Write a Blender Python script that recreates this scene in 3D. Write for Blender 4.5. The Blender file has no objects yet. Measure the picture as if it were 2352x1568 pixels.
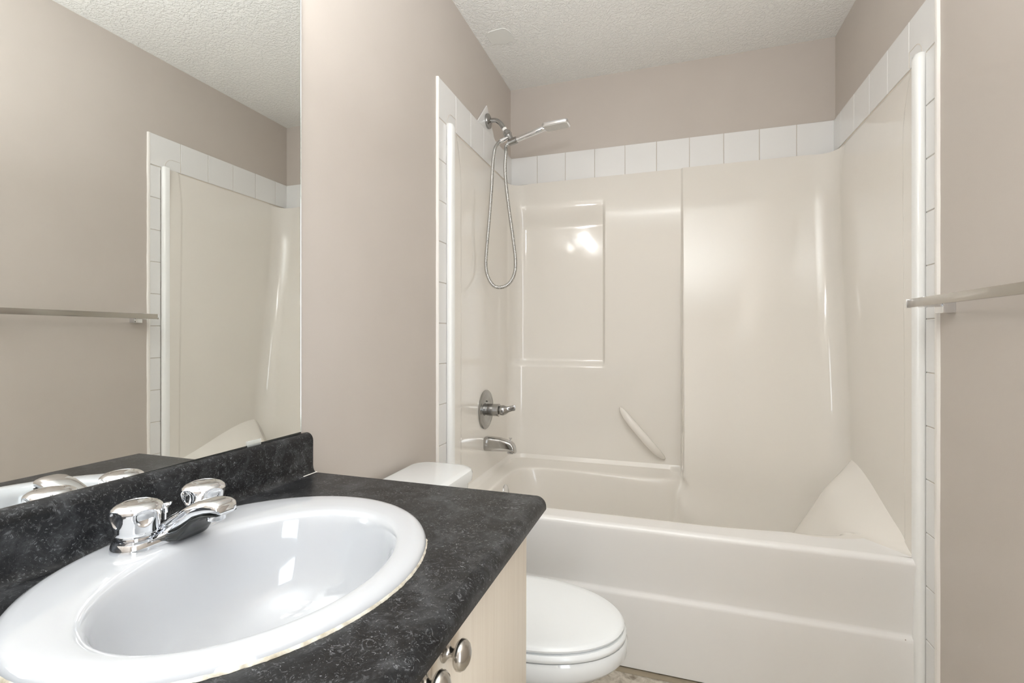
import bpy, bmesh, math, random
from mathutils import Vector, Matrix, noise
random.seed(4)
PI = math.pi
S = bpy.context.scene
C = S.collection

# ------------------------------------------------------------------ camera, world, exposure, large lights
CZ = 1.145                                   # eye height
cam = bpy.data.cameras.new('camera'); co = bpy.data.objects.new('camera', cam); C.objects.link(co)
cam.sensor_width = 36; cam.lens = 1103.0 / 2352 * 36; cam.shift_y = -12 / 2352; cam.clip_start = .02
co.location = (.816, 0, CZ); co.rotation_euler = (PI / 2, 0, math.radians(18.03))
S.camera = co
S.view_settings.view_transform = 'Standard'; S.view_settings.look = 'None'
S.view_settings.gamma = 1; S.view_settings.use_curve_mapping = False
S.view_settings.exposure = 0.02
S.cycles.max_bounces = 10; S.cycles.diffuse_bounces = 6; S.cycles.glossy_bounces = 6

w = bpy.data.worlds.new('world'); S.world = w; w.use_nodes = True
w.node_tree.nodes['Background'].inputs[0].default_value = (.9, .93, 1, 1)
w.node_tree.nodes['Background'].inputs[1].default_value = .35

def area(name, loc, target, size, power, color=(1, 1, 1), sy=None):
    l = bpy.data.lights.new(name, 'AREA'); l.energy = power; l.color = color; l.size = size
    if sy: l.shape = 'RECTANGLE'; l.size_y = sy
    o = bpy.data.objects.new(name, l); C.objects.link(o); o.location = loc
    o.rotation_euler = (Vector(target) - Vector(loc)).to_track_quat('-Z', 'Y').to_euler()
    return o
area('bounce_flash', (.85, -.02, 1.74), (.85, -.0199, 2.48), .6, 46, (.94, .975, 1))
area('added_side_light', (1.85, -.70, 1.15), (.0, .35, 1.2), .85, 44, (.85, .925, 1), 1.9)  # added area light beside the viewer, brightens the left wall

W, D, HC = 1.524, 2.482, CZ + 1.335
ZS, ZT = CZ + .811, CZ + .961                # surround top, tile top
YL, YR = 1.605, 1.620                        # front edges of the tile columns

# ------------------------------------------------------------------ materials
def mat(name, col, rough=.5, metal=0, spec=.5, coat=0, coat_r=.05):
    m = bpy.data.materials.new(name); m.use_nodes = True
    b = m.node_tree.nodes['Principled BSDF']
    b.inputs['Base Color'].default_value = (*col, 1); b.inputs['Roughness'].default_value = rough
    b.inputs['Metallic'].default_value = metal; b.inputs['Specular IOR Level'].default_value = spec
    b.inputs['Coat Weight'].default_value = coat; b.inputs['Coat Roughness'].default_value = coat_r
    return m
def nd(m, t, **k):
    n = m.node_tree.nodes.new(t)
    for a, v in k.items():
        if a in n.inputs: n.inputs[a].default_value = v
        else: setattr(n, a, v)
    return n
def lk(m, a, b): m.node_tree.links.new(a, b)
def coords(m, scale=(1, 1, 1)):
    t = nd(m, 'ShaderNodeTexCoord'); mp = nd(m, 'ShaderNodeMapping'); mp.inputs['Scale'].default_value = scale
    lk(m, t.outputs['Object'], mp.inputs[0]); return mp.outputs[0]
def noise_n(m, co_, scale, detail=4, rough=.6, dist=0):
    n = nd(m, 'ShaderNodeTexNoise'); lk(m, co_, n.inputs['Vector'])
    n.inputs['Scale'].default_value = scale; n.inputs['Detail'].default_value = detail
    n.inputs['Roughness'].default_value = rough; n.inputs['Distortion'].default_value = dist
    return n.outputs['Fac']
def ramp(m, fac, stops):
    r = nd(m, 'ShaderNodeValToRGB'); e = r.color_ramp.elements
    while len(e) < len(stops): e.new(.5)
    for el, (p, c) in zip(e, stops):
        el.position = p; el.color = (*c, 1) if len(c) == 3 else c
    lk(m, fac, r.inputs[0]); return r.outputs[0]
def bump(m, fac, strength, dist, normal=None):
    b = nd(m, 'ShaderNodeBump'); b.inputs['Strength'].default_value = strength; b.inputs['Distance'].default_value = dist
    lk(m, fac, b.inputs['Height'])
    if normal: lk(m, normal, b.inputs['Normal'])
    lk(m, b.outputs[0], m.node_tree.nodes['Principled BSDF'].inputs['Normal']); return b.outputs[0]
def base(m): return m.node_tree.nodes['Principled BSDF'].inputs['Base Color']

M = {}
m = M['wall'] = mat('wall_paint', (.53, .48, .435), .38, spec=.4)
c = coords(m); f = noise_n(m, c, 260, 2); bump(m, f, .12, .001)
lk(m, ramp(m, noise_n(m, c, 3, 3), [(.3, (.52, .470, .425)), (.7, (.54, .490, .445))]), base(m))
m = M['ceiling'] = mat('ceiling_texture', (.86, .855, .83), .9, spec=.1)
c = coords(m); n1 = noise_n(m, c, 75, 3, .55, .8); n2 = noise_n(m, c, 230, 2, .5)
r1 = ramp(m, n1, [(.42, (0, 0, 0)), (.58, (1, 1, 1))])
mx = nd(m, 'ShaderNodeMath', operation='MULTIPLY_ADD'); lk(m, n2, mx.inputs[0]); mx.inputs[1].default_value = .35; lk(m, r1, mx.inputs[2])
bump(m, mx.outputs[0], .6, .003)
m = M['ceiling_patch'] = mat('smooth_ceiling_patch', (.78, .78, .75), .85, spec=.1)
m = M['tile'] = mat('white_glazed_tile', (.775, .77, .76), .12, spec=.5)
bump(m, noise_n(m, coords(m), 14, 2), .08, .004)
m = M['grout'] = mat('grout', (.60, .54, .47), .8)
m = M['caulk'] = mat('caulk', (.84, .81, .77), .45)
m = M['old_caulk'] = mat('aged_caulk', (.70, .66, .55), .6)
lk(m, ramp(m, noise_n(m, coords(m), 60, 3), [(.3, (.42, .36, .26)), (.6, (.76, .73, .64))]), base(m))
M['dirt'] = mat('grimy_caulk', (.30, .25, .18), .7)
m = M['acrylic'] = mat('cream_fiberglass', (.79, .755, .70), .10, spec=.5, coat=.35, coat_r=.03)
bump(m, noise_n(m, coords(m), 5.5, 2, .4), .10, .010)
m = M['tub'] = mat('cream_tub_fiberglass', (.79, .755, .70), .16, spec=.5, coat=.3)
bump(m, noise_n(m, coords(m), 6, 2, .4), .06, .006)
m = M['apron'] = mat('tub_apron', (.80, .785, .765), .22, spec=.5, coat=.2)
c = coords(m); v = nd(m, 'ShaderNodeTexVoronoi'); v.inputs['Scale'].default_value = 17; lk(m, c, v.inputs['Vector'])
lk(m, ramp(m, v.outputs['Distance'], [(.0, (.22, .19, .16)), (.022, (.30, .26, .22)), (.034, (.80, .785, .765))]), base(m))
M['rim'] = mat('white_rim', (.82, .805, .785), .15, coat=.3)
m = M['flange'] = mat('white_flange', (.84, .84, .825), .15, coat=.3)
M['chrome'] = mat('chrome', (.83, .84, .86), .04, 1)
M['dull'] = mat('worn_chrome', (.40, .395, .385), .20, 1)
m = M['nickel'] = mat('brushed_nickel', (.50, .475, .44), .20, 1)
M['dark'] = mat('dark_gap', (.02, .02, .02), .6)
m = M['hose'] = mat('steel_hose', (.52, .515, .50), .16, 1)
M['spout'] = mat('greyed_chrome', (.50, .49, .475), .10, 1)
M['under'] = mat('dark_shell_and_gap', (.045, .047, .045), .22, .5)
M['tape'] = mat('thread_tape', (.88, .87, .84), .7)
M['mirror'] = mat('mirror_silver', (.885, .90, .885), .0, 1)
M['glassedge'] = mat('mirror_edge', (.75, .80, .77), .15, .6)
m = M['clip'] = mat('clear_clip', (.95, .97, .94), .03); m.node_tree.nodes['Principled BSDF'].inputs['Alpha'].default_value = .30
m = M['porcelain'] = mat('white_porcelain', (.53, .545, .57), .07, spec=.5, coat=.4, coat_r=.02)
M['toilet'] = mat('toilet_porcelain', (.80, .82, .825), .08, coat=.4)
M['seat'] = mat('toilet_seat_plastic', (.80, .82, .825), .16)
m = M['counter'] = mat('charcoal_laminate', (.05, .05, .052), .36, spec=.32)
c = coords(m)
big = noise_n(m, c, 22, 6, .65, .6)
bc = ramp(m, big, [(.30, (.003, .003, .0035)), (.50, (.011, .0115, .0125)), (.72, (.050, .052, .055))])
fl = noise_n(m, c, 62, 4, .72, 3.2)
flm = ramp(m, fl, [(.54, (0, 0, 0)), (.70, (1, 1, 1))])
fl2 = noise_n(m, c, 210, 3, .6, 1.5)
flm2 = ramp(m, fl2, [(.62, (0, 0, 0)), (.69, (1, 1, 1))])
mxa = nd(m, 'ShaderNodeMath', operation='MULTIPLY'); lk(m, flm, mxa.inputs[0]); lk(m, ramp(m, noise_n(m, c, 30, 3), [(.4, (.15, .15, .15)), (.65, (1, 1, 1))]), mxa.inputs[1])
mxb = nd(m, 'ShaderNodeMath', operation='MAXIMUM'); lk(m, mxa.outputs[0], mxb.inputs[0]); lk(m, flm2, mxb.inputs[1])
mixc = nd(m, 'ShaderNodeMix', data_type='RGBA'); lk(m, mxb.outputs[0], mixc.inputs[0]); lk(m, bc, mixc.inputs[6]); mixc.inputs[7].default_value = (.17, .174, .183, 1)
lk(m, mixc.outputs[2], base(m)); bump(m, noise_n(m, c, 400, 2), .12, .0006)
m = M['wood'] = mat('pale_maple_laminate', (.72, .60, .475), .42, spec=.35)
c = coords(m, (60, 60, 2.2)); lk(m, ramp(m, noise_n(m, c, 1.3, 4, .6, .4), [(.25, (.67, .59, .49)), (.5, (.72, .645, .54)), (.8, (.75, .68, .58))]), base(m))
m = M['floor'] = mat('stone_vinyl', (.5, .45, .38), .4)
c = coords(m); a_ = noise_n(m, c, 26, 6, .7, .8)
lk(m, ramp(m, a_, [(.30, (.16, .125, .085)), (.45, (.42, .37, .30)), (.60, (.60, .55, .47)), (.78, (.36, .32, .25))]), base(m))
M['door'] = mat('white_door_paint', (.75, .73, .70), .4)
m = M['bulb'] = mat('lit_bulb', (1, 1, 1), .4); b_ = m.node_tree.nodes['Principled BSDF']
b_.inputs['Emission Color'].default_value = (1, .985, .97, 1); b_.inputs['Emission Strength'].default_value = 44

# ------------------------------------------------------------------ helpers
PIV = Vector((0, .93, CZ - .319)); TILT = Matrix.Rotation(math.radians(-.6), 3, 'X')
def thing(name, label, cat, loc, tilt=False, group=None):
    o = bpy.data.objects.new(name, None); C.objects.link(o); o.empty_display_size = .05
    o['base'] = list(loc)
    if tilt:
        o.location = PIV + TILT @ (Vector(loc) - PIV); o.rotation_euler = TILT.to_euler()
    else: o.location = loc
    o['label'] = label; o['category'] = cat
    if group: o['group'] = group
    return o
ORG = {}
def org(p):
    while p.parent: p = p.parent
    return Vector(p['base']) if 'base' in p else Vector(p.location)
def link(name, me, m, parent=None, label=None, sharp=35):
    o = bpy.data.objects.new(name, me); C.objects.link(o)
    if parent:
        v = org(parent); me.transform(Matrix.Translation(-v)); o.parent = parent
    me.materials.append(m)
    if sharp:
        me.polygons.foreach_set('use_smooth', [True] * len(me.polygons)); me.set_sharp_from_angle(angle=math.radians(sharp))
    if label: o['label'] = label
    return o
def from_bm(name, bm, m, parent=None, label=None, sharp=35):
    bmesh.ops.recalc_face_normals(bm, faces=bm.faces)
    me = bpy.data.meshes.new(name); bm.to_mesh(me); bm.free()
    return link(name, me, m, parent, label, sharp)
def struct(o): o['kind'] = 'structure'; return o
def tag(o, label, cat, group=None):
    o['label'] = label; o['category'] = cat
    if group: o['group'] = group
    return o
def rebase(o, loc):
    o.data.transform(Matrix.Translation(-Vector(loc))); o.location = loc; return o

def box(bm, x0, x1, y0, y1, z0, z1, bev=0, seg=2):
    r = bmesh.ops.create_cube(bm, size=1)
    vs = r['verts']
    for v in vs:
        v.co = Vector(((x0 + x1) / 2 + v.co.x * (x1 - x0), (y0 + y1) / 2 + v.co.y * (y1 - y0), (z0 + z1) / 2 + v.co.z * (z1 - z0)))
    if bev:
        es = list({e for v in vs for e in v.link_edges})
        bmesh.ops.bevel(bm, geom=es, offset=bev, segments=seg, profile=.5, affect='EDGES')
def boxo(name, d, m, parent=None, bev=0, label=None, seg=2, sharp=35):
    bm = bmesh.new(); box(bm, *d, bev, seg); return from_bm(name, bm, m, parent, label, sharp)
def grid(bm, rows, closed=False, cap0=False, cap1=False):
    vr = [[bm.verts.new(p) for p in r] for r in rows]
    n = len(rows[0])
    for a, b in zip(vr, vr[1:]):
        for j in range(n if closed else n - 1):
            k = (j + 1) % n
            try: bm.faces.new((a[j], a[k], b[k], b[j]))
            except ValueError: pass
    if cap0: bm.faces.new(vr[0][::-1])
    if cap1: bm.faces.new(vr[-1])
    return vr
def frame(t, up):
    t = t.normalized(); s = t.cross(up)
    if s.length < 1e-4: s = t.cross(Vector((0, 1, 0)))
    s.normalize(); return s, s.cross(t).normalized()
def lathe(bm, prof, o, axis=(0, 0, 1), n=40, mod=None):
    o = Vector(o); ax = Vector(axis).normalized(); s, u = frame(ax, Vector((0, 0, 1)) if abs(ax.z) < .9 else Vector((0, 1, 0)))
    rows = []
    for h, r in prof:
        rows.append([o + ax * h + (s * math.cos(2 * PI * i / n) + u * math.sin(2 * PI * i / n)) * (max(r, 1e-5) * (mod(2 * PI * i / n, h) if mod else 1)) for i in range(n)])
    grid(bm, rows, True, prof[0][1] > 1e-4, prof[-1][1] > 1e-4)
def latheo(name, prof, o, axis, m, parent=None, n=40, mod=None, label=None, sharp=35):
    bm = bmesh.new(); lathe(bm, prof, o, axis, n, mod)
    bmesh.ops.remove_doubles(bm, verts=bm.verts, dist=1e-5)
    return from_bm(name, bm, m, parent, label, sharp)
def spline(pts, n=12):
    P = [Vector(p) for p in pts]; P = [2 * P[0] - P[1]] + P + [2 * P[-1] - P[-2]]; out = []
    for i in range(1, len(P) - 2):
        for k in range(n):
            t = k / n; a, b, c_, d = P[i - 1:i + 3]
            out.append(.5 * ((2 * b) + (c_ - a) * t + (2 * a - 5 * b + 4 * c_ - d) * t * t + (3 * b - a - 3 * c_ + d) * t ** 3))
    out.append(P[-2]); return out
def tube(bm, pts, rad, n=14, sect=None, cap=True):
    rows = []; up = None
    for i, p in enumerate(pts):
        t = (pts[min(i + 1, len(pts) - 1)] - pts[max(i - 1, 0)]).normalized()
        if up is None: s, up = frame(t, Vector((0, 1, 0)) if abs(t.y) < .9 else Vector((0, 0, 1)))
        s = t.cross(up).normalized(); up = s.cross(t).normalized()
        r = rad(i) if callable(rad) else rad
        rows.append([p + (s * math.cos(2 * PI * k / n) + up * math.sin(2 * PI * k / n)) * r for k in range(n)])
    grid(bm, rows, True, cap, cap)
def sm(a, b, x):
    t = max(0, min(1, (x - a) / (b - a))); return t * t * (3 - 2 * t)
def lerp(a, b, t): return a + (b - a) * t

# ------------------------------------------------------------------ room shell
YN = -1.35                                             # wall behind the viewer
struct(boxo('wall_left', (-.12, 0, YN, D + .12, 0, HC), M['wall'], sharp=0))
bm = bmesh.new(); box(bm, W, W + .12, -.28, D + .12, 0, HC); box(bm, W, W + .12, YN, -1.14, 0, HC); box(bm, W, W + .12, -1.14, -.28, 2.04, HC)  # unseen opening added to let the side light in
struct(from_bm('wall_right', bm, M['wall'], sharp=0))
struct(boxo('wall_back', (0, W, D, D + .12, 0, HC), M['wall'], sharp=0))
struct(boxo('wall_front', (0, W, YN - .12, YN, 0, HC), M['wall'], sharp=0))
struct(boxo('floor', (-.12, W + .8, YN - .12, D + .12, -.08, 0), M['floor'], sharp=0))
struct(boxo('ceiling', (-.12, W + .12, YN - .12, D + .12, HC, HC + .08), M['ceiling'], sharp=0))
bm = bmesh.new(); box(bm, W - .014, W - .0005, -.279, -.22, 0, 2.10); box(bm, W - .014, W - .0005, -1.20, -1.141, 0, 2.10); box(bm, W - .014, W - .0005, -1.14, -.28, 2.041, 2.10)  # casing around the added opening
struct(from_bm('trim_1', bm, M['door'], sharp=0))
bm = bmesh.new(); box(bm, 0, .012, .99, 1.02, 0, .09); box(bm, W - .012, W, -.21, YR - .02, 0, .09)
struct(from_bm('baseboard_right', bm, M['door'], sharp=0))
# smooth repair spot in the ceiling texture over the tub
bm = bmesh.new(); cx, cy = .104, 2.02; n = 40
ring = []
for i in range(n):
    a = 2 * PI * i / n; r = 1 + .18 * noise.noise(Vector((math.cos(a) * 1.6, math.sin(a) * 1.6, 3)))
    ring.append(Vector((cx + .055 * r * math.copysign(abs(math.cos(a)) ** .7, math.cos(a)), cy + .05 * r * math.copysign(abs(math.sin(a)) ** .7, math.sin(a)), 0)))
grid(bm, [[p + Vector((0, 0, HC)) for p in ring], [p + Vector((0, 0, HC - .0025)) for p in ring]], True, False, True)
p_ = from_bm('trim_2', bm, M['ceiling_patch'], sharp=0); struct(p_)

# ------------------------------------------------------------------ tile borders
def flat_tile(bm, poly, nrm, th=.006, bev=.0012):
    """poly: 3D points on the wall plane, extruded along nrm with a small eased edge"""
    c_ = sum(poly, Vector()) / len(poly); P0 = [Vector(p) for p in poly]
    P1 = [p + nrm * (th - bev) for p in P0]
    P2 = [p + nrm * th + (c_ - p).normalized() * bev * 1.4 for p in P0]
    v0, v1, v2 = ([bm.verts.new(p) for p in Q] for Q in (P0, P1, P2)); k = len(P0)
    for a, b in ((v0, v1), (v1, v2)):
        for i in range(k): bm.faces.new((a[i], a[(i + 1) % k], b[(i + 1) % k], b[i]))
    bm.faces.new(v2); bm.faces.new(v0[::-1])
T = .1524; g = .0012
def side_border(side):
    X = 0.0 if side == 'left' else W; sg = 1 if side == 'left' else -1; nrm = Vector((sg, 0, 0)); y0 = YL if side == 'left' else YR
    P = lambda y, z: Vector((X + sg * .002, y, z))
    name = 'tile_border'
    lab = {'left': 'white square tile border on left wall, with diamond tile behind the shower arm',
           'right': 'white square tile border on right wall, running down beside the towel bar'}[side]
    root = thing(name, lab, 'tile border', (X, y0, 0), group=None)
    bm = bmesh.new(); y = y0; first = True
    yi = y0 + (.066 if side == 'left' else .051)                                       # inner edge of the narrow vertical column
    while y < D - .01:
        y2 = min(y + T, D - .004)
        za, zb = ZS + .003, ZT
        if side == 'left' and y < 2.21 and y2 > 1.986:
            # tiles interrupted by the diamond: clip the top against its two upper edges
            pass
        flat_tile(bm, [P(y + g, za), P(y2 - g, za), P(y2 - g, zb), P(y + g, zb)], nrm, .006)
        y = y2
    z = ZS
    while z > .01:
        z2 = max(z - T, .002); flat_tile(bm, [P(y0 + g, z2 + g), P(yi, z2 + g), P(yi, z - g), P(y0 + g, z - g)], nrm, .006); z = z2
    from_bm('tiles', bm, M['tile'], root, sharp=30)
    bm = bmesh.new()
    box(bm, *sorted((X + sg * .0008, X + sg * .0055)), y0 + .001, D - .001, ZS - .012, ZT - .001); box(bm, *sorted((X + sg * .0008, X + sg * .0055)), y0 + .001, yi, 0.001, ZS)
    from_bm('grout', bm, M['grout'], root, sharp=0)
    # arc joint where a small patch piece was cut in over the corner of the surround
    ya = y0 + .072; rr = .048
    pts = [Vector((X + sg * .0083, ya + .04 - .04 * math.cos(a), ZS + .006 + rr * math.sin(a))) for a in [PI * .5 * i / 12 for i in range(13)]]
    pts += [Vector((X + sg * .0083, y0 + T - .002, ZS + .006 + rr * (1 - i / 3))) for i in range(4)]
    bm = bmesh.new(); tube(bm, pts, .0009, 6); from_bm('arc_joint', bm, M['grout'], root)
    # uneven caulk bead along the outer edge
    bm = bmesh.new(); rows = []
    for i in range(91):
        z = ZT * i / 90; j = .0016 * noise.noise(Vector((z * 9, 2, X))) + .0010 * noise.noise(Vector((z * 31, 7, X)))
        wd = (.0075 if side == 'right' else .005) + j
        rows.append([Vector((X, y0 - wd, z)), Vector((X + sg * .007, y0 - wd * .75, z)), Vector((X + sg * .0092, y0 + .001, z)), Vector((X + sg * .0075, y0 + .004, z)), Vector((X, y0 + .004, z))])
    grid(bm, rows, True, True, True); from_bm('caulk', bm, M['caulk'], root, sharp=50)
    if side == 'left':
        bm = bmesh.new()
        flat_tile(bm, [P(1.990, ZT - .0005), P(2.212, ZT - .0005), P(2.104, CZ + 1.081)], nrm, .006)
        from_bm('diamond_tile', bm, M['tile'], root, 'white tile cut as a point above the row', sharp=30)
    return root
side_border('left'); side_border('right')
root = thing('tile_border', 'single row of white square tiles on back wall above the cream surround', 'tile border', (W / 2, D, ZS))
bm = bmesh.new()
xs = [.003] + [.003 + T * i - .004 for i in range(1, 10)] + [W - .003]
for a, b in zip(xs, xs[1:]):
    nrm = Vector((0, -1, 0)); P = lambda x, z: Vector((x, D - .002, z))
    flat_tile(bm, [P(a + g, ZS + .002), P(b - g, ZS + .002), P(b - g, ZT), P(a + g, ZT)], nrm)
from_bm('tiles', bm, M['tile'], root, sharp=30)
bm = bmesh.new(); box(bm, .008, W - .008, D - .0055, D, ZS - .012, ZT - .001); from_bm('grout', bm, M['grout'], root, sharp=0)

# ------------------------------------------------------------------ one-piece tub and shower surround
tub = thing('tub_shower_unit', 'cream one-piece fiberglass bathtub with glossy moulded shower surround', 'bathtub', (W / 2, 2.07, 0))
XL, XR, YB, RC = .026, W - .026, 2.425, .085
ZR = CZ - .648                                          # rim height
YF = 1.700
# plan columns: left side front->back, corner, back left->right, corner, right side back->front
cols = []                                               # (base point, inward normal, kind, parameter)
ly = sorted(set([1.692] + [YF + (YB - RC - YF) * i / 26 for i in range(27)] + [1.757, 1.760, 1.764, 1.768, 1.771]))
for y in ly: cols.append((Vector((XL, y, 0)), Vector((1, 0, 0)), 'L', y))
for i in range(1, 18):
    a = PI / 2 * i / 18; nrm = Vector((math.cos(a), -math.sin(a), 0))
    cols.append((Vector((XL + RC, YB - RC, 0)) - nrm * RC, nrm, 'CL', a))
bx = sorted(set([round(XL + RC + (XR - XL - 2 * RC) * i / 70, 4) for i in range(71)] + [round(.51 + d * .002, 4) for d in range(-6, 7)] + [round(.877 + d * .0016, 4) for d in range(-6, 7)]))
for x in bx: cols.append((Vector((x, YB, 0)), Vector((0, -1, 0)), 'B', x))
for i in range(1, 18):
    a = PI / 2 * i / 18; nrm = Vector((-math.sin(a), -math.cos(a), 0))
    cols.append((Vector((XR - RC, YB - RC, 0)) - nrm * RC, nrm, 'CR', a))
for y in reversed(ly): cols.append((Vector((XR, y, 0)), Vector((-1, 0, 0)), 'R', y))
def step_at(zr): return lerp(.010, .148, sm(0, 1, (.80 - zr) / 1.45))
def disp(kind, p, z, base_):
    """moulded relief, along the inward normal"""
    zr = z - CZ
    top = -.038 * max(0, (zr - .60) / .211) ** 1.6        # the top edge rolls back to the wall
    step = step_at(zr)
    niche = .030 * sm(.70, .56, zr) * sm(-.150, -.130, zr)
    if kind == 'B':
        d = step * sm(.872, .884, p) - niche * sm(.518, .500, p)
        d += .006 * sm(.872, .884, p) * 0
        return d + top
    if kind == 'CR': return top * lerp(1, .55, p / (PI / 2)) 
    if kind == 'CL': return top * lerp(.55, 1, p / (PI / 2)) - niche * sm(.25, PI / 2 - .2, p)
    s = sm(1.770, 1.758, p) * .003                        # faint vertical step near the front
    return top * .55 + s
def zj(kind, p):
    """height at which the wall meets the tub deck"""
    if kind == 'R': return ZR + .004 + .132 * sm(1.69, 2.34, p) ** .9
    if kind == 'CR': return ZR + .004 + lerp(-.05, .132, sm(.1, PI / 2, p))
    if kind == 'B': return ZR + .004 - .05 * sm(.88, 1.0, p)
    return ZR + .004
FIL = .028
def fil(kind, p): return .003 + (FIL - .003) * sm(1.69, 1.82, p) if kind in 'LR' else FIL
def wall_pt(b, nrm, kind, p, z):
    q_ = b + nrm * disp(kind, p, z, b)
    if kind == 'CR': q_.y -= step_at(z - CZ)
    if kind == 'R' and p > YF: q_.y = YF + (p - YF) * (YB - RC - step_at(z - CZ) - YF) / (YB - RC - YF)
    q_.z = z; return q_
NZ = 110
rows = []
ztop = [ZS + (.010 * sm(1.775, 1.70, k[3]) if k[2] in 'LR' else 0) - (.010 * math.sin(2 * k[3]) if k[2] in ('CL', 'CR') else 0) for k in cols]
for i in range(NZ + 1):
    r = []
    for j, (b, nrm, kind, p) in enumerate(cols):
        lo = zj(kind, p) + fil(kind, p); t = i / NZ
        z = lerp(ztop[j], lo, t ** 1.0)
        r.append(wall_pt(b, nrm, kind, p, z))
    rows.append(r)
wall_bottom = rows[-1]
# lip closing the top edge to the wall
lip = []
for j, (b, nrm, kind, p) in enumerate(cols):
    q_ = rows[0][j] - nrm * .022; q_.x = max(.004, min(W - .004, q_.x)); q_.y = min(D - .004, q_.y); lip.append(Vector((q_.x, q_.y, ztop[j] + .001)))
bm = bmesh.new(); grid(bm, [lip] + rows)
from_bm('surround_wall', bm, M['acrylic'], tub, sharp=60)

# tub: every column runs wall -> fillet -> deck -> edge -> basin wall -> floor
def rr_point(cx, cy, hx, hy, r, ang_pt):
    """closest point on a rounded rectangle in the direction of ang_pt"""
    d = Vector((ang_pt[0] - cx, ang_pt[1] - cy)); d.normalize()
    lo, hi = 0, 2.0
    def inside(t):
        x, y = abs(d.x * t), abs(d.y * t)
        if x > hx or y > hy: return False
        if x > hx - r and y > hy - r: return (x - hx + r) ** 2 + (y - hy + r) ** 2 < r * r
        return True
    for _ in range(30):
        m_ = (lo + hi) / 2
        if inside(m_): lo = m_
        else: hi = m_
    return Vector((cx + d.x * lo, cy + d.y * lo))
loop = [(wall_bottom[j].copy(), k[1], k[2], k[3]) for j, k in enumerate(cols) if not (k[2] in 'LR' and k[3] < YF - .001)]
nf = 70
for i in range(0, nf + 1):
    x = lerp(XR, XL, i / nf); loop.append((Vector((x, YF, ZR)), Vector((0, 1, 0)), 'F', x))
prof_cols = []
for (p0, nrm, kind, p) in loop:
    fl_ = rr_point(.72, 2.035, .50, .205, .12, (p0.x, p0.y)); fz = .10
    if kind == 'F':
        yE = lerp(1.768, 1.806, sm(.9, 1.34, p)); xE = p0.x
        if xE > 1.34: t_ = (xE - 1.34) / (XR - 1.34) * PI / 2; xE, yE = 1.34 + .06 * math.sin(t_), 1.866 - .06 * math.cos(t_)
        if xE < .17: t_ = (.17 - xE) / (.17 - XL) * PI / 2; xE, yE = .17 - .088 * math.sin(t_), 1.856 - .088 * math.cos(t_)
        E_ = Vector((xE, yE, ZR - .001))
        D1 = Vector((p0.x, p0.y, ZR)); pts = [D1, D1.lerp(E_, .5), E_]
        top_rows = [Vector((p0.x, p0.y, ZR)), D1.lerp(E_, .33), D1.lerp(E_, .66), E_]
    else:
        fl0 = fil(kind, p); jz = p0.z - fl0
        A = p0 + nrm * (fl0 * .30) - Vector((0, 0, fl0 * .71)); B_ = p0 + nrm * fl0; B_.z = jz
        if kind == 'L':
            t_ = max(0, (p - YF) / (YB - RC - YF)); E_ = Vector((.082, lerp(1.856, 2.175, sm(.25, 1, t_) * .3 + .7 * max(0, (t_ - .25) / .75)) if t_ > .25 else 1.856, jz - .001))
        elif kind == 'CL': E_ = Vector((.202 - .12 * math.cos(p), 2.175 + .12 * math.sin(p), jz - .001))
        elif kind == 'B': E_ = Vector((.202 + (p - .111) * (.868 - .202) / (.868 - .111) if p < .868 else p, 2.295, jz - .001))
        elif kind == 'CR': E_ = p0 + nrm * .05
        else: E_ = Vector((1.400, max(1.866, p0.y), ZR - .001))
        soft = sm(.862, .892, p) if kind == 'B' else 1 if kind == 'CR' else sm(1.78, 2.05, p) if kind == 'R' else 0
        if soft:                                          # no ledge here: the wall flows into the sloping basin
            wb = {'B': .003, 'CR': .003 + .095 * sm(0, PI / 2, p), 'R': .098}[kind]
            dr = {'B': .03, 'CR': .03 + .03 * sm(0, PI / 2, p), 'R': .062}[kind]
            A = A.lerp(p0 + nrm * wb * .12 - Vector((0, 0, fl0 * .6)), soft); B_ = B_.lerp(p0 + nrm * wb * .45 - Vector((0, 0, fl0)), soft)
            Es = p0 + nrm * wb - Vector((0, 0, fl0 + dr)); Es.y = max(Es.y, 1.866) if kind == 'R' else Es.y
            E_ = E_.lerp(Es, soft)
        top_rows = [p0, A, B_, E_]
    # basin wall with rounded lip and rounded foot
    F_ = Vector((fl_.x, fl_.y, fz)); out = list(top_rows)
    hd = Vector((F_.x - E_.x, F_.y - E_.y, 0)); H = hd.length; hdn = hd.normalized() if H > 1e-6 else Vector((0, 0, 0))
    V = E_.z - fz
    slope = {'R': .62, 'CR': lerp(.38, .62, sm(0, PI / 2, p)), 'B': lerp(.30, .38, sm(1.10, 1.40, p)) if kind == 'B' else 0, 'F': .30, 'L': .12, 'CL': lerp(.12, .30, p / (PI / 2))}[kind]
    R1 = .030 if kind == 'F' else .022 if kind in ('B', 'CL') else .018 if kind == 'L' else .04
    ctrl = [E_, E_ + hdn * min(R1, H * .5), E_ + hdn * min(R1 * 1.5, H * .6) - Vector((0, 0, R1 * .9)),
            Vector((lerp(E_.x, F_.x, slope + .25), lerp(E_.y, F_.y, slope + .25), fz + V * .45)),
            Vector((lerp(E_.x, F_.x, .88), lerp(E_.y, F_.y, .88), fz + V * .12)), F_]
    if kind in ('B', 'CR', 'R') and soft:
        ctrl[1] = ctrl[1].lerp(E_ + hdn * (.012 if kind == 'B' else lerp(.012, .03, sm(0, PI / 2, p)) if kind == 'CR' else .03) - Vector((0, 0, .05)), soft)
        ctrl[2] = ctrl[2].lerp(E_ + hdn * (.035 if kind == 'B' else lerp(.035, .07, sm(0, PI / 2, p)) if kind == 'CR' else .07) - Vector((0, 0, .11)), soft)
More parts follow.
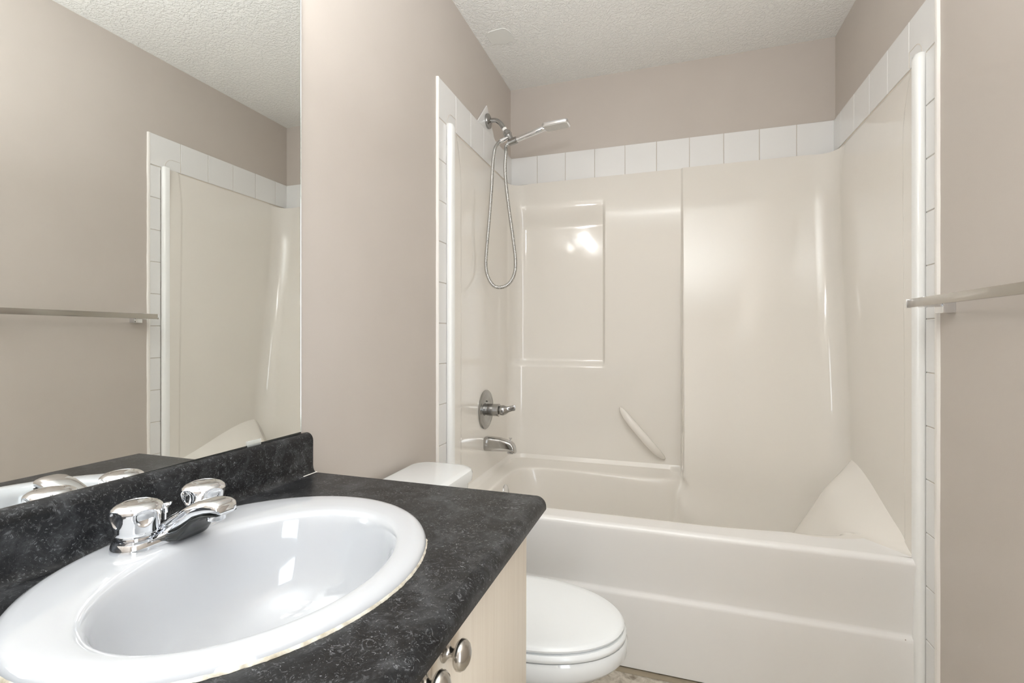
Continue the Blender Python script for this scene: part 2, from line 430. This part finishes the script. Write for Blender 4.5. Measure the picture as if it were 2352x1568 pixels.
    # quadratic B-spline through controls
    for s_ in range(1, 33):
        u_ = s_ / 32 * (len(ctrl) - 2); i_ = min(int(u_), len(ctrl) - 3); t = u_ - i_
        a, b2, c2 = ctrl[i_:i_ + 3]
        if i_ > 0: a = (ctrl[i_] + ctrl[i_ + 1]) / 2
        if i_ < len(ctrl) - 3: c2 = (ctrl[i_ + 1] + ctrl[i_ + 2]) / 2
        out.append(a * (1 - t) ** 2 + b2 * 2 * t * (1 - t) + c2 * t * t)
    out.append(Vector((lerp(F_.x, .72, .5), lerp(F_.y, 2.035, .5), fz - .003)))
    out.append(Vector((lerp(F_.x, .72, .97), lerp(F_.y, 2.035, .97), fz - .004)))
    prof_cols.append(out)
rows = [[c_[i] for c_ in prof_cols] for i in range(len(prof_cols[0]))]
nc = len(prof_cols)                                      # relax the moulded inside so its folds run soft
for _ in range(26):
    new = [r[:] for r in rows]
    for i in range(1, len(rows) - 2):
        for j in range(1, nc - 1):
            front = loop[j][2] == 'F'
            if i == 1 and not (front or (loop[j][2] == 'R' and loop[j][3] < 2.0)): continue
            if front and i < 5 and loop[j][3] < 1.22: continue
            new[i][j] = rows[i][j] * .5 + (rows[i][j - 1] + rows[i][j + 1]) * .20 + (rows[i - 1][j] + rows[i + 1][j]) * .05
    rows = new
bm = bmesh.new(); vr_ = grid(bm, rows, True, False, True)
rim_v = {vr_[i][j] for i in range(4) for j in range(nc) if loop[j][2] == 'F'}
for f_ in bm.faces:                                      # the front rim is the whiter part of the moulding
    if all(v in rim_v for v in f_.verts): f_.material_index = 1
bo = from_bm('bath_basin', bm, M['tub'], tub, sharp=60); bo.data.materials.append(M['rim'])
# apron: rolled rim edge, upper panel, shallow ledge, lower panel
prof = []
for i in range(9):
    a = PI / 2 * i / 8; prof.append((YF - .018 * math.sin(a), ZR - .018 + .018 * math.cos(a)))
prof += [(1.684, ZR - .04), (1.690, ZR - .10), (1.697, .32), (1.700, .275), (1.699, .266), (1.692, .260), (1.6905, .250), (1.690, .2), (1.689, .1), (1.688, .012), (1.70, .010)]
bm = bmesh.new(); rows = []
for y, z in prof:
    r = []
    for i in range(61):
        x = lerp(XL - .004, XR + .004, i / 60)
        e = sm(.03, 0, min(x - XL, XR - x))               # blends to the flanges at both ends
        r.append(Vector((x, y - .004 * e, z)))
    rows.append(r)
grid(bm, rows); from_bm('apron', bm, M['apron'], tub, 'off-white front apron with a shallow horizontal ledge', sharp=60)
# upright front flanges
for X, sg in ((0, 1), (W, -1)):
    bm = bmesh.new(); rows = []
    pl = [(.0015, 1.700), (.0015, 1.677), (.008, 1.6735), (.018, 1.6725), (.025, 1.675), (.030, 1.682), (.0305, 1.700)]
    for z, k in ((.004, 1), (.3, 1), (ZR, 1), (1.2, 1), (ZS - .01, 1), (ZS + .004, .95), (ZS + .009, .75)):
        rows.append([Vector((X + sg * (a * k), lerp(1.70, b, k), z)) for a, b in pl])
    grid(bm, rows, True, True, True); from_bm('flange', bm, M['flange'], tub, 'white upright front edge of the surround', sharp=50)
# moulded diagonal grab bar
A = Vector((.588, 2.372, CZ - .350)); B = Vector((.800, 2.372, CZ - .590)); ax = (B - A).normalized(); L = (B - A).length
sd = Vector((ax.z, 0, -ax.x)); bm = bmesh.new(); rows = []
for i in range(41):
    t = i / 40; e = max(.04, (1 - abs(2 * t - 1) ** 5)) ** .5
    hw = .0205 * e * (.85 + .15 * math.sin(PI * t)); off = .046 * (1 - (1 - abs(2 * t - 1) ** 3.2))
    cpt = A + ax * L * t + Vector((0, off, 0))
    rows.append([cpt + sd * hw * math.cos(2 * PI * k / 20) + Vector((0, .013 * e * math.sin(2 * PI * k / 20), 0)) for k in range(20)])
grid(bm, rows, True, True, True); from_bm('grab_bar', bm, M['tub'], tub, sharp=60)
# overflow plate on the end of the basin
o_ = latheo('overflow_plate', [(0, .034), (.005, .033), (.008, .026), (.008, .010), (.0095, .006), (.0095, 0)], (.112, 2.068, CZ - .708), (1, 0, .22), M['chrome'], tub, label='round chrome overflow plate')
# bead of aged caulk along the floor
bm = bmesh.new(); rows = []
for i in range(81):
    x = lerp(.01, W - .01, i / 80); h = .003 + .0015 * noise.noise(Vector((x * 30, 0, 0)))
    rows.append([Vector((x, 1.675 - h * .6, .0008)), Vector((x, 1.680, h)), Vector((x, 1.694, h + .004)), Vector((x, 1.70, .0008))])
grid(bm, rows, True, True, True); from_bm('caulk', bm, M['dirt'], tub, 'brownish caulk bead at the floor')

# ------------------------------------------------------------------ shower valve, tub spout
FX = XL + .0
V0 = Vector((XL, 2.036, CZ - .332))
val = thing('shower_valve', 'round worn chrome shower control plate with lever above the tub spout', 'shower valve', V0)
latheo('escutcheon', [(0, .088), (.004, .0885), (.007, .086), (.009, .080), (.0085, .074), (.010, .071), (.0135, .055), (.0125, .050), (.010, .044), (.011, .030), (.012, .026)], V0, (1, 0, 0), M['dull'], val, 64)
latheo('sleeve', [(.008, .027), (.058, .0275), (.062, .0285), (.066, .0285), (.068, .026), (.068, 0)], V0, (1, 0, 0), M['dull'], val, 48)
bm = bmesh.new()
rows = []
for i, (x, hy, hz, dz) in enumerate([(.068, .018, .018, 0), (.076, .0235, .0225, 0), (.088, .024, .023, 0), (.097, .020, .019, 0), (.104, .012, .0155, .002), (.112, .007, .0135, .006), (.128, .0045, .0125, .011), (.139, .0045, .0125, .013), (.142, .003, .011, .0135)]):
    rows.append([V0 + Vector((x, hy * math.cos(2 * PI * k / 28), dz + hz * math.sin(2 * PI * k / 28))) for k in range(28)])
grid(bm, rows, True, True, True); from_bm('lever_handle', bm, M['dull'], val)
bm = bmesh.new(); lathe(bm, [(.0118, .003), (.0128, .003), (.0128, 0)], V0 + Vector((0, -.006, .038)), (1, 0, 0), 12); from_bm('screw', bm, M['dark'], val)

P0 = Vector((XL, 2.036, CZ - .484))
sp = thing('tub_spout', 'chrome bathtub spout with pull-up diverter knob below the shower control', 'tub spout', P0)
bm = bmesh.new(); rows = []
def sect(x, zt, zb, hw):
    r = []; n = 32
    for k in range(n):
        a = 2 * PI * k / n; cx_, sz_ = math.cos(a), math.sin(a)
        px = math.copysign(abs(cx_) ** .55, cx_); pz = math.copysign(abs(sz_) ** .55, sz_)
        r.append(P0 + Vector((x, hw * px, (zt + zb) / 2 + (zt - zb) / 2 * pz)))
    return r
for x, zt, zb, hw in ((-.001, .028, -.032, .024), (.004, .031, -.033, .0255), (.03, .031, -.033, .0255), (.07, .028, -.031, .0245), (.10, .022, -.029, .024), (.122, .015, -.030, .0235), (.133, .007, -.032, .022), (.140, -.006, -.034, .020), (.143, -.022, -.0355, .017), (.143, -.031, -.0360, .014)):
    rows.append(sect(x, zt, zb, hw))
grid(bm, rows, True, True, True); from_bm('spout_body', bm, M['spout'], sp, sharp=45)
latheo('diverter_knob', [(0, .0028), (.010, .0028), (.013, .0035), (.017, .0078), (.0195, .0078), (.0205, .005), (.0205, 0)], P0 + Vector((.121, 0, .012)), (0, 0, 1), M['chrome'], sp, 24)
boxo('outlet', (P0.x + .108, P0.x + .136, P0.y - .012, P0.y + .012, P0.z - .0385, P0.z - .028), M['dull'], sp, .003)

# ------------------------------------------------------------------ shower arm, hand shower, hose
A0 = Vector((.0146, 2.108, CZ + 1.008))
arm = thing('shower_fitting', 'bent metal shower arm with round flange and handset bracket on left wall', 'shower fitting', A0)
latheo('flange', [(-.006, .034), (.0, .0345), (.004, .033), (.010, .020), (.013, .012), (.013, .009)], A0, (1, 0, 0), M['dull'], arm, 48)
path = spline([A0, A0 + Vector((.022, 0, .001)), A0 + Vector((.042, 0, -.004)), A0 + Vector((.060, 0, -.020)), A0 + Vector((.076, 0, -.044)), A0 + Vector((.083, 0, -.055))], 8)
bm = bmesh.new(); tube(bm, path, .0105, 20); from_bm('pipe', bm, M['dull'], arm)
dn = (path[-1] - path[-4]).normalized(); J = path[-1]
bm = bmesh.new(); tube(bm, [J - dn * .012, J - dn * .0], .0112, 20); from_bm('thread_tape', bm, M['tape'], arm, 'white thread tape')
latheo('collar_nut', [(-.001, .011), (.008, .0125), (.010, .0175), (.026, .0185), (.028, .0165), (.030, .014)], J, dn, M['dull'], arm, 24, mod=lambda a, h: 1 + (.03 * math.cos(12 * a) if .009 < h < .027 else 0))
K = J + dn * .030; bm = bmesh.new()
tube(bm, [K, K + dn * .016, K + dn * .030], lambda i: (.0155, .0125, .0135)[i], 24)
K2 = K + dn * .026
HAX = Vector((.285, -.03, .062)).normalized()
H0 = Vector((K2.x + .004, K2.y - .012, K2.z - .014))
from_bm('bracket_body', bm, M['dull'], arm)
bm = bmesh.new(); tube(bm, [H0 - HAX * .014, H0 - HAX * .012, H0 + HAX * .026, H0 + HAX * .028], lambda i: (.010, .0145, .0155, .0130)[i], 24); from_bm('cradle', bm, M['dull'], arm)
# side branch for the hose
BR = K + dn * .006; S0 = BR + Vector((-.036, -.02, -.024))
bm = bmesh.new(); tube(bm, [BR, BR.lerp(S0, .55), BR.lerp(S0, .56), S0, S0 + (S0 - BR).normalized() * .003], lambda i: (.0085, .0085, .0105, .0105, .008)[i], 20); from_bm('hose_outlet', bm, M['chrome'], arm)

hs = thing('hand_shower', 'chrome hand shower with flat rectangular head resting in its bracket', 'hand shower', H0)
hp = [H0 + HAX * t for t in (-.018, -.016, .02, .06, .12, .160, .166)]
bm = bmesh.new(); tube(bm, hp, lambda i: (.008, .0105, .0115, .0115, .0125, .0125, .010)[i], 24); from_bm('handle', bm, M['chrome'], hs)
HC0 = H0 + HAX * .160; bm = bmesh.new()
hl, hw_, ht = .118, .034, .0075
rows = []
dirx = Vector((1, -.07, .035)).normalized(); diry = Vector((.07, 1, 0)).normalized(); dz = dirx.cross(diry)
def rrect(hx, hy, r, n=6):
    o = []
    for cx_, cy_, a0 in ((hx - r, hy - r, 0), (-hx + r, hy - r, PI / 2), (-hx + r, -hy + r, PI), (hx - r, -hy + r, 3 * PI / 2)):
        for i in range(n + 1):
            a = a0 + PI / 2 * i / n; o.append((cx_ + r * math.cos(a), cy_ + r * math.sin(a)))
    return o
HCc = HC0 + dirx * hl / 2 + Vector((0, 0, .004))
for s_, z in ((.90, -ht), (.985, -ht * .75), (1, 0), (1, ht * .5), (.97, ht * .9), (.90, ht * 1.1)):
    rows.append([HCc + dirx * x * s_ + diry * y * s_ + dz * z for x, y in rrect(hl / 2, hw_, .014)])
grid(bm, rows, True, True, True); hd_ = from_bm('shower_head', bm, M['chrome'], hs)
bm = bmesh.new(); grid(bm, [[HCc + dirx * x * s_ + diry * y * s_ + dz * z for x, y in rrect(hl / 2 * .9, hw_ * .88, .012)] for s_, z in ((1, -ht + .001), (.98, -ht - .0015))], True, False, True)
from_bm('spray_face', bm, mat('grey_spray_face', (.62, .60, .57), .35), hd_, 'grey spray face under the head')

def pq(u, v, y):                                        # hose path measured in the plane it hangs in
    a = math.radians(18.03); F = Vector((-math.sin(a), math.cos(a))); R = Vector((math.cos(a), math.sin(a)))
    d = F + R * ((u - 1176) / 1103); t = y / d.y
    return Vector((.816 + t * d.x, y, CZ - (v - 772) / 1103 * t))
hosepts = [S0, S0 + Vector((-.006, -.008, -.010))] + [pq(*t) for t in ((1137, 341, 2.050), (1132, 375, 2.030), (1129, 430, 2.005), (1124, 500, 1.985), (1118, 570, 1.975), (1116, 610, 1.972), (1121, 636, 1.972), (1133, 655, 1.975), (1149, 660, 1.98), (1168, 652, 1.985), (1181, 630, 1.99), (1184, 598, 2.0), (1178, 545, 2.015), (1169, 480, 2.035), (1162, 420, 2.055), (1160, 380, 2.07), (1162, 350, 2.08))] + [H0 - HAX * .03 + Vector((0, 0, -.012)), H0 - HAX * .019]
sp_ = spline(hosepts, 40)
# resample evenly
acc = [0]
for a, b in zip(sp_, sp_[1:]): acc.append(acc[-1] + (b - a).length)
N = int(acc[-1] / .0016); rs = []; j = 0
for i in range(N + 1):
    s_ = acc[-1] * i / N
    while j < len(acc) - 2 and acc[j + 1] < s_: j += 1
    rs.append(sp_[j].lerp(sp_[j + 1], (s_ - acc[j]) / max(1e-9, acc[j + 1] - acc[j])))
bm = bmesh.new(); tube(bm, rs, lambda i: .0080 if i % 4 < 2 else .0068, 12); ho = from_bm('shower_hose', bm, M['hose'], sharp=70)
rebase(ho, rs[len(rs) // 2]); tag(ho, 'long ribbed metal shower hose hanging in a loop from the handset', 'shower hose')

# ------------------------------------------------------------------ towel bar
tb = thing('towel_bar', 'flat chrome towel bar mounted on the right taupe wall', 'towel bar', (W, 1.30, CZ + .09))
ye, yo, zb = 1.612, .99, CZ + .091
boxo('bar', (1.448, 1.456, yo, ye, zb - .0115, zb + .0115), M['nickel'], tb, .0008)
for y in (1.555, 1.035):
    bm = bmesh.new(); box(bm, 1.455, W, y - .014, y + .014, zb - .014, zb + .014, .002); box(bm, 1.495, W, y - .019, y + .019, zb - .030, zb + .013, .002)
    from_bm('bracket', bm, M['chrome'], tb)
boxo('end_cap', (1.4465, 1.4575, ye, ye + .0035, zb - .0125, zb + .0125), M['chrome'], tb, .0008)

# ------------------------------------------------------------------ toilet
tc = 1.243
to = thing('toilet', 'white two-piece toilet with closed oval lid between vanity and tub', 'toilet', (.36, tc, 0))
bm = bmesh.new(); rows = []
def rring(x0, x1, hy, r, z): return [Vector(((x0 + x1) / 2 + a, tc + b, z)) for a, b in rrect((x1 - x0) / 2, hy, r, 7)]
for z, x0, x1, hy, r in ((.365, .03, .185, .175, .04), (.40, .022, .195, .185, .04), (.55, .02, .205, .192, .04), (.687, .02, .212, .197, .04)): rows.append(rring(x0, x1, hy, r, z))
grid(bm, rows, True, True, True); from_bm('tank', bm, M['toilet'], to)
bm = bmesh.new(); rows = []
for z, e in ((.686, -.004), (.690, .004), (.712, .006), (.722, .002), (.7265, -.006), (.7275, -.016)): rows.append(rring(.018 - e * .3, .222 + e, .204 + e, .055 + e * .5, z))
grid(bm, rows, True, True, True); from_bm('tank_lid', bm, M['toilet'], to)
bm = bmesh.new(); tube(bm, [Vector((.214, tc - .15, .64)), Vector((.226, tc - .15, .64))], .008, 16); tube(bm, [Vector((.226, tc - .155, .641)), Vector((.228, tc - .10, .634)), Vector((.228, tc - .075, .630))], .006, 12); from_bm('flush_lever', bm, M['chrome'], to)
def oval(x0, x1, hw, z, n=64, sq=2.15):
    r = []
    xc = x0 + (x1 - x0) * .46
    for k in range(n):
        a = 2 * PI * k / n; ca, sa = math.cos(a), math.sin(a)
        hx = (x1 - xc) if ca > 0 else (xc - x0); e = 2 / (2.05 if ca > 0 else 2.6)
        r.append(Vector((xc + hx * math.copysign(abs(ca) ** e, ca), tc + hw * math.copysign(abs(sa) ** e, sa), z)))
    return r
bz = .0
prof = [(.002, .20, .56, .115), (.02, .20, .56, .118), (.10, .21, .54, .105), (.18, .21, .55, .105), (.25, .20, .60, .125), (.30, .19, .665, .150), (.325, .185, .690, .163), (.332, .185, .705, .169), (.345, .185, .716, .174), (.375, .185, .718, .176), (.382, .19, .714, .172)]
bm = bmesh.new(); grid(bm, [oval(a, b, h, z) for z, a, b, h in prof], True, True, True); from_bm('bowl', bm, M['toilet'], to)
bm = bmesh.new(); grid(bm, [oval(.235 + e, .716 - e, .174 - e, z) for z, e in ((.385, .008), (.387, .002), (.392, 0), (.397, .001), (.402, .006))], True, True, True); from_bm('seat', bm, M['seat'], to)
bm = bmesh.new(); grid(bm, [oval(.225 + e, .709 - e, .168 - e, z) for z, e in ((.4055, .006), (.407, .001), (.412, -.001), (.417, .003), (.4195, .008), (.422, .03), (.424, .08), (.425, .14))], True, True, True); from_bm('seat_lid', bm, M['seat'], to)
bm = bmesh.new(); grid(bm, [oval(.24, .703, .160, z) for z in (.401, .4065)], True, True, True); box(bm, .235, .28, tc - .09, tc + .09, .384, .412, .004); from_bm('hinge', bm, M['seat'], to)

# ------------------------------------------------------------------ vanity cabinet, countertop, sink
ZC = CZ - .319; YE = .930; YV = -.55; XF = .585
vc = thing('vanity_cabinet', 'pale maple vanity cabinet with round nickel knobs under the dark countertop', 'cabinet', (.28, .2, 0), True)
bm = bmesh.new()
for d_ in ((.004, .541, .864, .880, .10, ZC - .0305), (.004, .541, YV + .02, YV + .036, .10, ZC - .0305), (.004, .541, YV + .037, .863, .10, .116), (.004, .010, YV + .037, .863, .117, ZC - .0305), (.523, .541, YV + .037, .863, ZC - .060, ZC - .0305), (.523, .541, .485, .505, .117, ZC - .061)):
    box(bm, *d_)
from_bm('body', bm, M['wood'], vc)
boxo('toe_kick', (.02, .48, YV + .03, .872, .016, .10), M['wood'], vc)
for (a, b, ky) in ((.498, .879, .523), (.112, .492, .466), (-.274, .106, -.245)):
    bm = bmesh.new(); box(bm, .5415, .560, a, b, .115, ZC - .0305, .003, 3)
    d_ = from_bm('door', bm, M['wood'], vc)
    kz = CZ - .3815
    latheo('knob', [(0, .0115), (.0015, .0125), (.003, .0120), (.006, .0075), (.010, .0052), (.014, .0055), (.0165, .0095), (.018, .0150), (.021, .0172), (.025, .0170), (.029, .0145), (.032, .0095), (.0335, .004), (.0337, 0)], (.5602, ky, kz), (1, 0, 0), M['nickel'], d_, 40, label='brushed nickel knob')
    if ky > .5:
        bm = bmesh.new(); lathe(bm, [(-.001, .0016), (.0003, .0016), (.0003, 0)], (.560, .4995 + .004, kz + .0055), (1, 0, 0), 10); from_bm('screw_hole', bm, M['dark'], d_)

ct = thing('countertop', 'charcoal speckled laminate vanity countertop with rounded front and backsplash', 'countertop', (.29, .2, ZC - .03), True)
SX, SY, SA, SB = .264, .527, .232, .258                  # sink outline
bm = bmesh.new(); n = 128; X1 = XF - .020
def raybox(a):
    dx, dy = math.cos(a), math.sin(a); t = 9
    if dx > 1e-9: t = min(t, (X1 - SX) / dx)
    if dx < -1e-9: t = min(t, (.004 - SX) / dx)
    if dy > 1e-9: t = min(t, (YE - SY) / dy)
    if dy < -1e-9: t = min(t, (YV - SY) / dy)
    return SX + dx * t, SY + dy * t
angs = [2 * PI * i / n for i in range(n)]
for cx_, cy_ in ((X1, YE), (.004, YE), (.004, YV), (X1, YV)):
    a = math.atan2(cy_ - SY, cx_ - SX) % (2 * PI); i = min(range(len(angs)), key=lambda k: abs(angs[k] - a)); angs[i] = a
oi = [(SX + (SA - .012) * math.cos(a), SY + (SB - .012) * math.sin(a)) for a in angs]; oo = [raybox(a) for a in angs]
zt_, zb_ = ZC, ZC - .028
rows = [[Vector((x, y, zt_)) for x, y in oo], [Vector((x, y, zt_)) for x, y in oi], [Vector((x, y, zb_)) for x, y in oi], [Vector((x, y, zb_)) for x, y in oo]]
grid(bm, rows + [rows[0]], True)
pr = [(X1, zt_)] + [(X1 + .020 * math.sin(PI / 2 * i / 8), zt_ - .020 + .020 * math.cos(PI / 2 * i / 8)) for i in range(1, 9)] + [(XF, zb_ + .003), (XF - .003, zb_), (X1, zb_)]
grid(bm, [[Vector((x, y, z)) for x, z in pr] for y in (YV, YE)], False)
for y in (YV, YE): bm.faces.new([bm.verts.new(Vector((x, y, z))) for x, z in pr])
bmesh.ops.remove_doubles(bm, verts=bm.verts, dist=1e-5)
from_bm('worktop', bm, M['counter'], ct, sharp=40)
zt2 = CZ - .226
pr = [(.0045, ZC + .0002), (.0045, zt2)] + [(.006 + .018 * math.sin(PI / 2 * i / 8), zt2 - .018 + .018 * math.cos(PI / 2 * i / 8)) for i in range(0, 9)] + [(.0243, ZC + .018), (.0252, ZC + .011), (.0275, ZC + .0055), (.0315, ZC + .0020), (.0375, ZC + .0002)]
bm = bmesh.new(); grid(bm, [[Vector((x, y, z)) for x, z in pr] for y in (YV, YE - .004)], True, True, True)
from_bm('backsplash', bm, M['counter'], ct, sharp=40)
boxo('caulk', (.0255, .034, YE - .045, YE - .001, ZC, ZC + .0022), M['caulk'], ct, .0005, 'small smear of white caulk at the corner')

sk = thing('sink', 'white oval drop-in bathroom sink set in the charcoal countertop', 'sink', (SX, SY, ZC), True)
IX, IY, IA, IB = .302, .512, .158, .196
def ring(cx_, cy_, a, b, z, n=96): return [Vector((cx_ + a * math.cos(2 * PI * k / n), cy_ + b * math.sin(2 * PI * k / n), z)) for k in range(n)]
R_ = [ring(SX, SY, SA - .008, SB - .008, ZC - .002), ring(SX, SY, SA, SB, ZC + .0012), ring(SX, SY, SA - .0005, SB - .0005, ZC + .005), ring(SX, SY, SA - .004, SB - .004, ZC + .0095), ring(SX, SY, SA - .010, SB - .010, ZC + .0125), ring(SX, SY, SA - .018, SB - .018, ZC + .014)]
for t, dz_ in ((.35, .0145), (.7, .0142), (.9, .0128), (1.0, .0105)):
    R_.append(ring(lerp(SX, IX, t), lerp(SY, IY, t), lerp(SA - .018, IA, t), lerp(SB - .018, IB, t), ZC + dz_))
for s_, dz_ in ((.975, .004), (.955, -.006), (.93, -.024), (.90, -.045), (.86, -.068), (.80, -.092), (.70, -.114), (.56, -.128), (.40, -.136), (.22, -.140), (.115, -.143)):
    R_.append(ring(IX - .015 * (1 - s_), IY, IA * s_, IB * s_, ZC + dz_))
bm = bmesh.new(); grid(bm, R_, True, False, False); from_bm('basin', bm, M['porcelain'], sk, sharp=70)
latheo('drain', [(-.03, .021), (-.004, .0235), (0, .024), (.002, .022), (.001, .017), (.006, .0155), (.0075, 0)], (IX - .013, IY, ZC - .1435), (0, 0, 1), M['chrome'], sk, 32, label='chrome drain stopper')
bm = bmesh.new(); rows = []
for k in range(240):
    a = -PI * .62 + PI * .80 * k / 239; wv = .0022 * noise.noise(Vector((a * 22, 1, 0))) + .0012 * noise.noise(Vector((a * 70, 5, 0)))
    e = .0016 + wv * .6; c_, s_ = math.cos(a), math.sin(a)
    rows.append([Vector((SX + (SA - .003) * c_, SY + (SB - .003) * s_, ZC)), Vector((SX + (SA - .001) * c_, SY + (SB - .001) * s_, ZC + .004)), Vector((SX + (SA + e * .6) * c_, SY + (SB + e * .6) * s_, ZC + .0022)), Vector((SX + (SA + e) * c_, SY + (SB + e) * s_, ZC + .0002))])
grid(bm, rows, True, True, True); from_bm('caulk', bm, M['old_caulk'], sk, 'uneven yellowed caulk around the front rim')

# ------------------------------------------------------------------ faucet
FXc, FYc, FZ = .098, .533, ZC + .0142
fa = thing('faucet', 'chrome two-handle bathroom faucet on the back rim of the sink', 'faucet', (FXc, FYc, FZ), True)
def stad(hx, hy, z, n=14):
    o = []
    for cy_, a0 in ((hy - hx, 0), (-(hy - hx), PI)):
        for i in range(n + 1):
            a = a0 + PI * i / n; o.append(Vector((FXc + hx * math.cos(a), FYc + cy_ + hx * math.sin(a), z)))
    return o
bm = bmesh.new(); grid(bm, [stad(h, h + .052, FZ + z) for h, z in ((.0285, -.001), (.0290, .002), (.0275, .010), (.0255, .0145), (.0235, .0160), (.0200, .0165))], True, True, True); from_bm('base_plate', bm, M['chrome'], fa)
def flute(ph):
    def f(a, h):
        da = (a - ph + PI / 5) % (2 * PI / 5) - PI / 5
        q2 = 1 - (da / .40) ** 2 - ((h - .0375) / (.0085 if h > .0375 else .0150)) ** 2
        return 1 - .20 * (q2 ** .75 if q2 > 0 else 0)
    return f
def dense(pr, k=4): return [(lerp(a[0], b[0], i / k), lerp(a[1], b[1], i / k)) for a, b in zip(pr, pr[1:]) for i in range(k)] + [pr[-1]]
for sgn in (-1, 1):
    c0 = (FXc + .002, FYc + sgn * .051, FZ + .014)
    latheo('handle_stem', [(0, .0265), (.003, .0262), (.004, .0225), (.0065, .022), (.0068, .0245), (.0095, .0245)], c0, (0, 0, 1), M['chrome'], fa, 48)
    latheo('handle', dense([(.0092, .0235), (.0098, .0255), (.014, .0268), (.018, .0274), (.022, .0281), (.026, .0290), (.030, .0300), (.034, .0309), (.038, .0316), (.0415, .0318), (.0445, .0312), (.0465, .0298), (.049, .0268), (.0508, .0235), (.0520, .0195), (.0524, .0175), (.0518, .0165), (.0530, .010), (.0538, 0)]), c0, (0, 0, 1), M['chrome'], fa, 160, flute(-.35 if sgn < 0 else -.40), sharp=60)
# spout: rising, flat-topped, rounded nose
bm = bmesh.new(); rows = []
for x, zt, zb2, hw in ((-.022, .017, .004, .027), (-.006, .021, .004, .0285), (.010, .030, .005, .0285), (.028, .042, .010, .027), (.048, .053, .022, .0245), (.068, .0615, .036, .0225), (.088, .0645, .0430, .0215), (.100, .0640, .0455, .0205), (.1075, .0615, .0450, .0185), (.111, .0565, .0440, .0150)):
    r = []
    for k in range(36):
        a = 2 * PI * k / 36; ca, sa = math.cos(a), math.sin(a); e = .62
        r.append(Vector((FXc + x, FYc + hw * math.copysign(abs(ca) ** e, ca), FZ + (zt + zb2) / 2 + (zt - zb2) / 2 * math.copysign(abs(sa) ** .8, sa))))
    rows.append(r)
grid(bm, rows, True, True, True); s_o = from_bm('spout', bm, M['chrome'], fa, sharp=60)
latheo('aerator', [(0, .011), (.001, .0122), (.013, .0128), (.016, .0115)], (FXc + .090, FYc, FZ + .0335), (0, 0, 1), M['chrome'], s_o, 32)
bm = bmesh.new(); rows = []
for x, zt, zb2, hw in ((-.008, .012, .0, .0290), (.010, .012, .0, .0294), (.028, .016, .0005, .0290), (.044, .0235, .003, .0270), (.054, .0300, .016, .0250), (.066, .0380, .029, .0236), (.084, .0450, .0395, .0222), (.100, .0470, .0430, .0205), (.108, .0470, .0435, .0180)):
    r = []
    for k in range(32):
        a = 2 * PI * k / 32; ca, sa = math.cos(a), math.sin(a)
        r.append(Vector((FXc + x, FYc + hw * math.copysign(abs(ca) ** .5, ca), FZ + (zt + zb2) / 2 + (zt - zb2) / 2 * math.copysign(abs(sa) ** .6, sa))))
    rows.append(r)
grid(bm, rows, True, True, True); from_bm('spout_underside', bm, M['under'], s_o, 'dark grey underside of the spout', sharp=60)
latheo('lift_rod', [(0, .0022), (.014, .0022), (.015, .0042), (.022, .0040), (.024, .0050), (.0275, .0092), (.030, .0094), (.0312, .0082), (.0316, 0)], (FXc - .021, FYc + .006, FZ + .014), (0, 0, 1), M['chrome'], fa, 24)

# ------------------------------------------------------------------ mirror
ZM0, ZM1, YM1 = CZ - .2215, 1.945, .907
mi = thing('mirror', 'large frameless wall mirror above the charcoal backsplash', 'mirror', (0, .2, ZM0))
bm = bmesh.new(); box(bm, .0015, .006, YV + .02, YM1, ZM0, ZM1); from_bm('mirror_glass', bm, M['mirror'], mi, sharp=0)
bm = bmesh.new(); box(bm, .001, .0064, YM1, YM1 + .0012, ZM0 - .001, ZM1); from_bm('edge_strip', bm, M['glassedge'], mi, sharp=0)
boxo('gap_shade', (.001, .0066, YV + .02, YM1, ZM0 - .0035, ZM0), M['under'], mi, label='dark strip for the shaded gap under the mirror', sharp=0)  # dark colour stands in for shade in the gap above the backsplash
for y in (.774, .02):
    bm = bmesh.new(); box(bm, .006, .0085, y - .017, y + .017, ZM0 - .004, ZM0 + .0085, .0008); from_bm('mirror_clip', bm, M['clip'], mi, 'clear plastic mirror clip')

# ------------------------------------------------------------------ vanity light above the mirror
vl = thing('vanity_light', 'wall light bar with lit round bulbs above the mirror', 'wall light', (0, .40, 2.02))
boxo('backplate', (.001, .03, .12, .78, 1.965, 2.075), M['chrome'], vl, .006)
for y in (.22, .45, .68):
    latheo('socket', [(0, .022), (.035, .022), (.036, .018)], (.03, y, 2.02), (1, 0, 0), M['chrome'], vl, 24)
    latheo('bulb', [(0, .016), (.008, .026)] + [(.045 - .042 * math.cos(PI * i / 12), .042 * math.sin(PI * i / 12)) for i in range(3, 13)], (.066, y, 2.02), (1, 0, 0), M['bulb'], vl, 24)

for o in C.objects:
    if 'base' in o: del o['base']
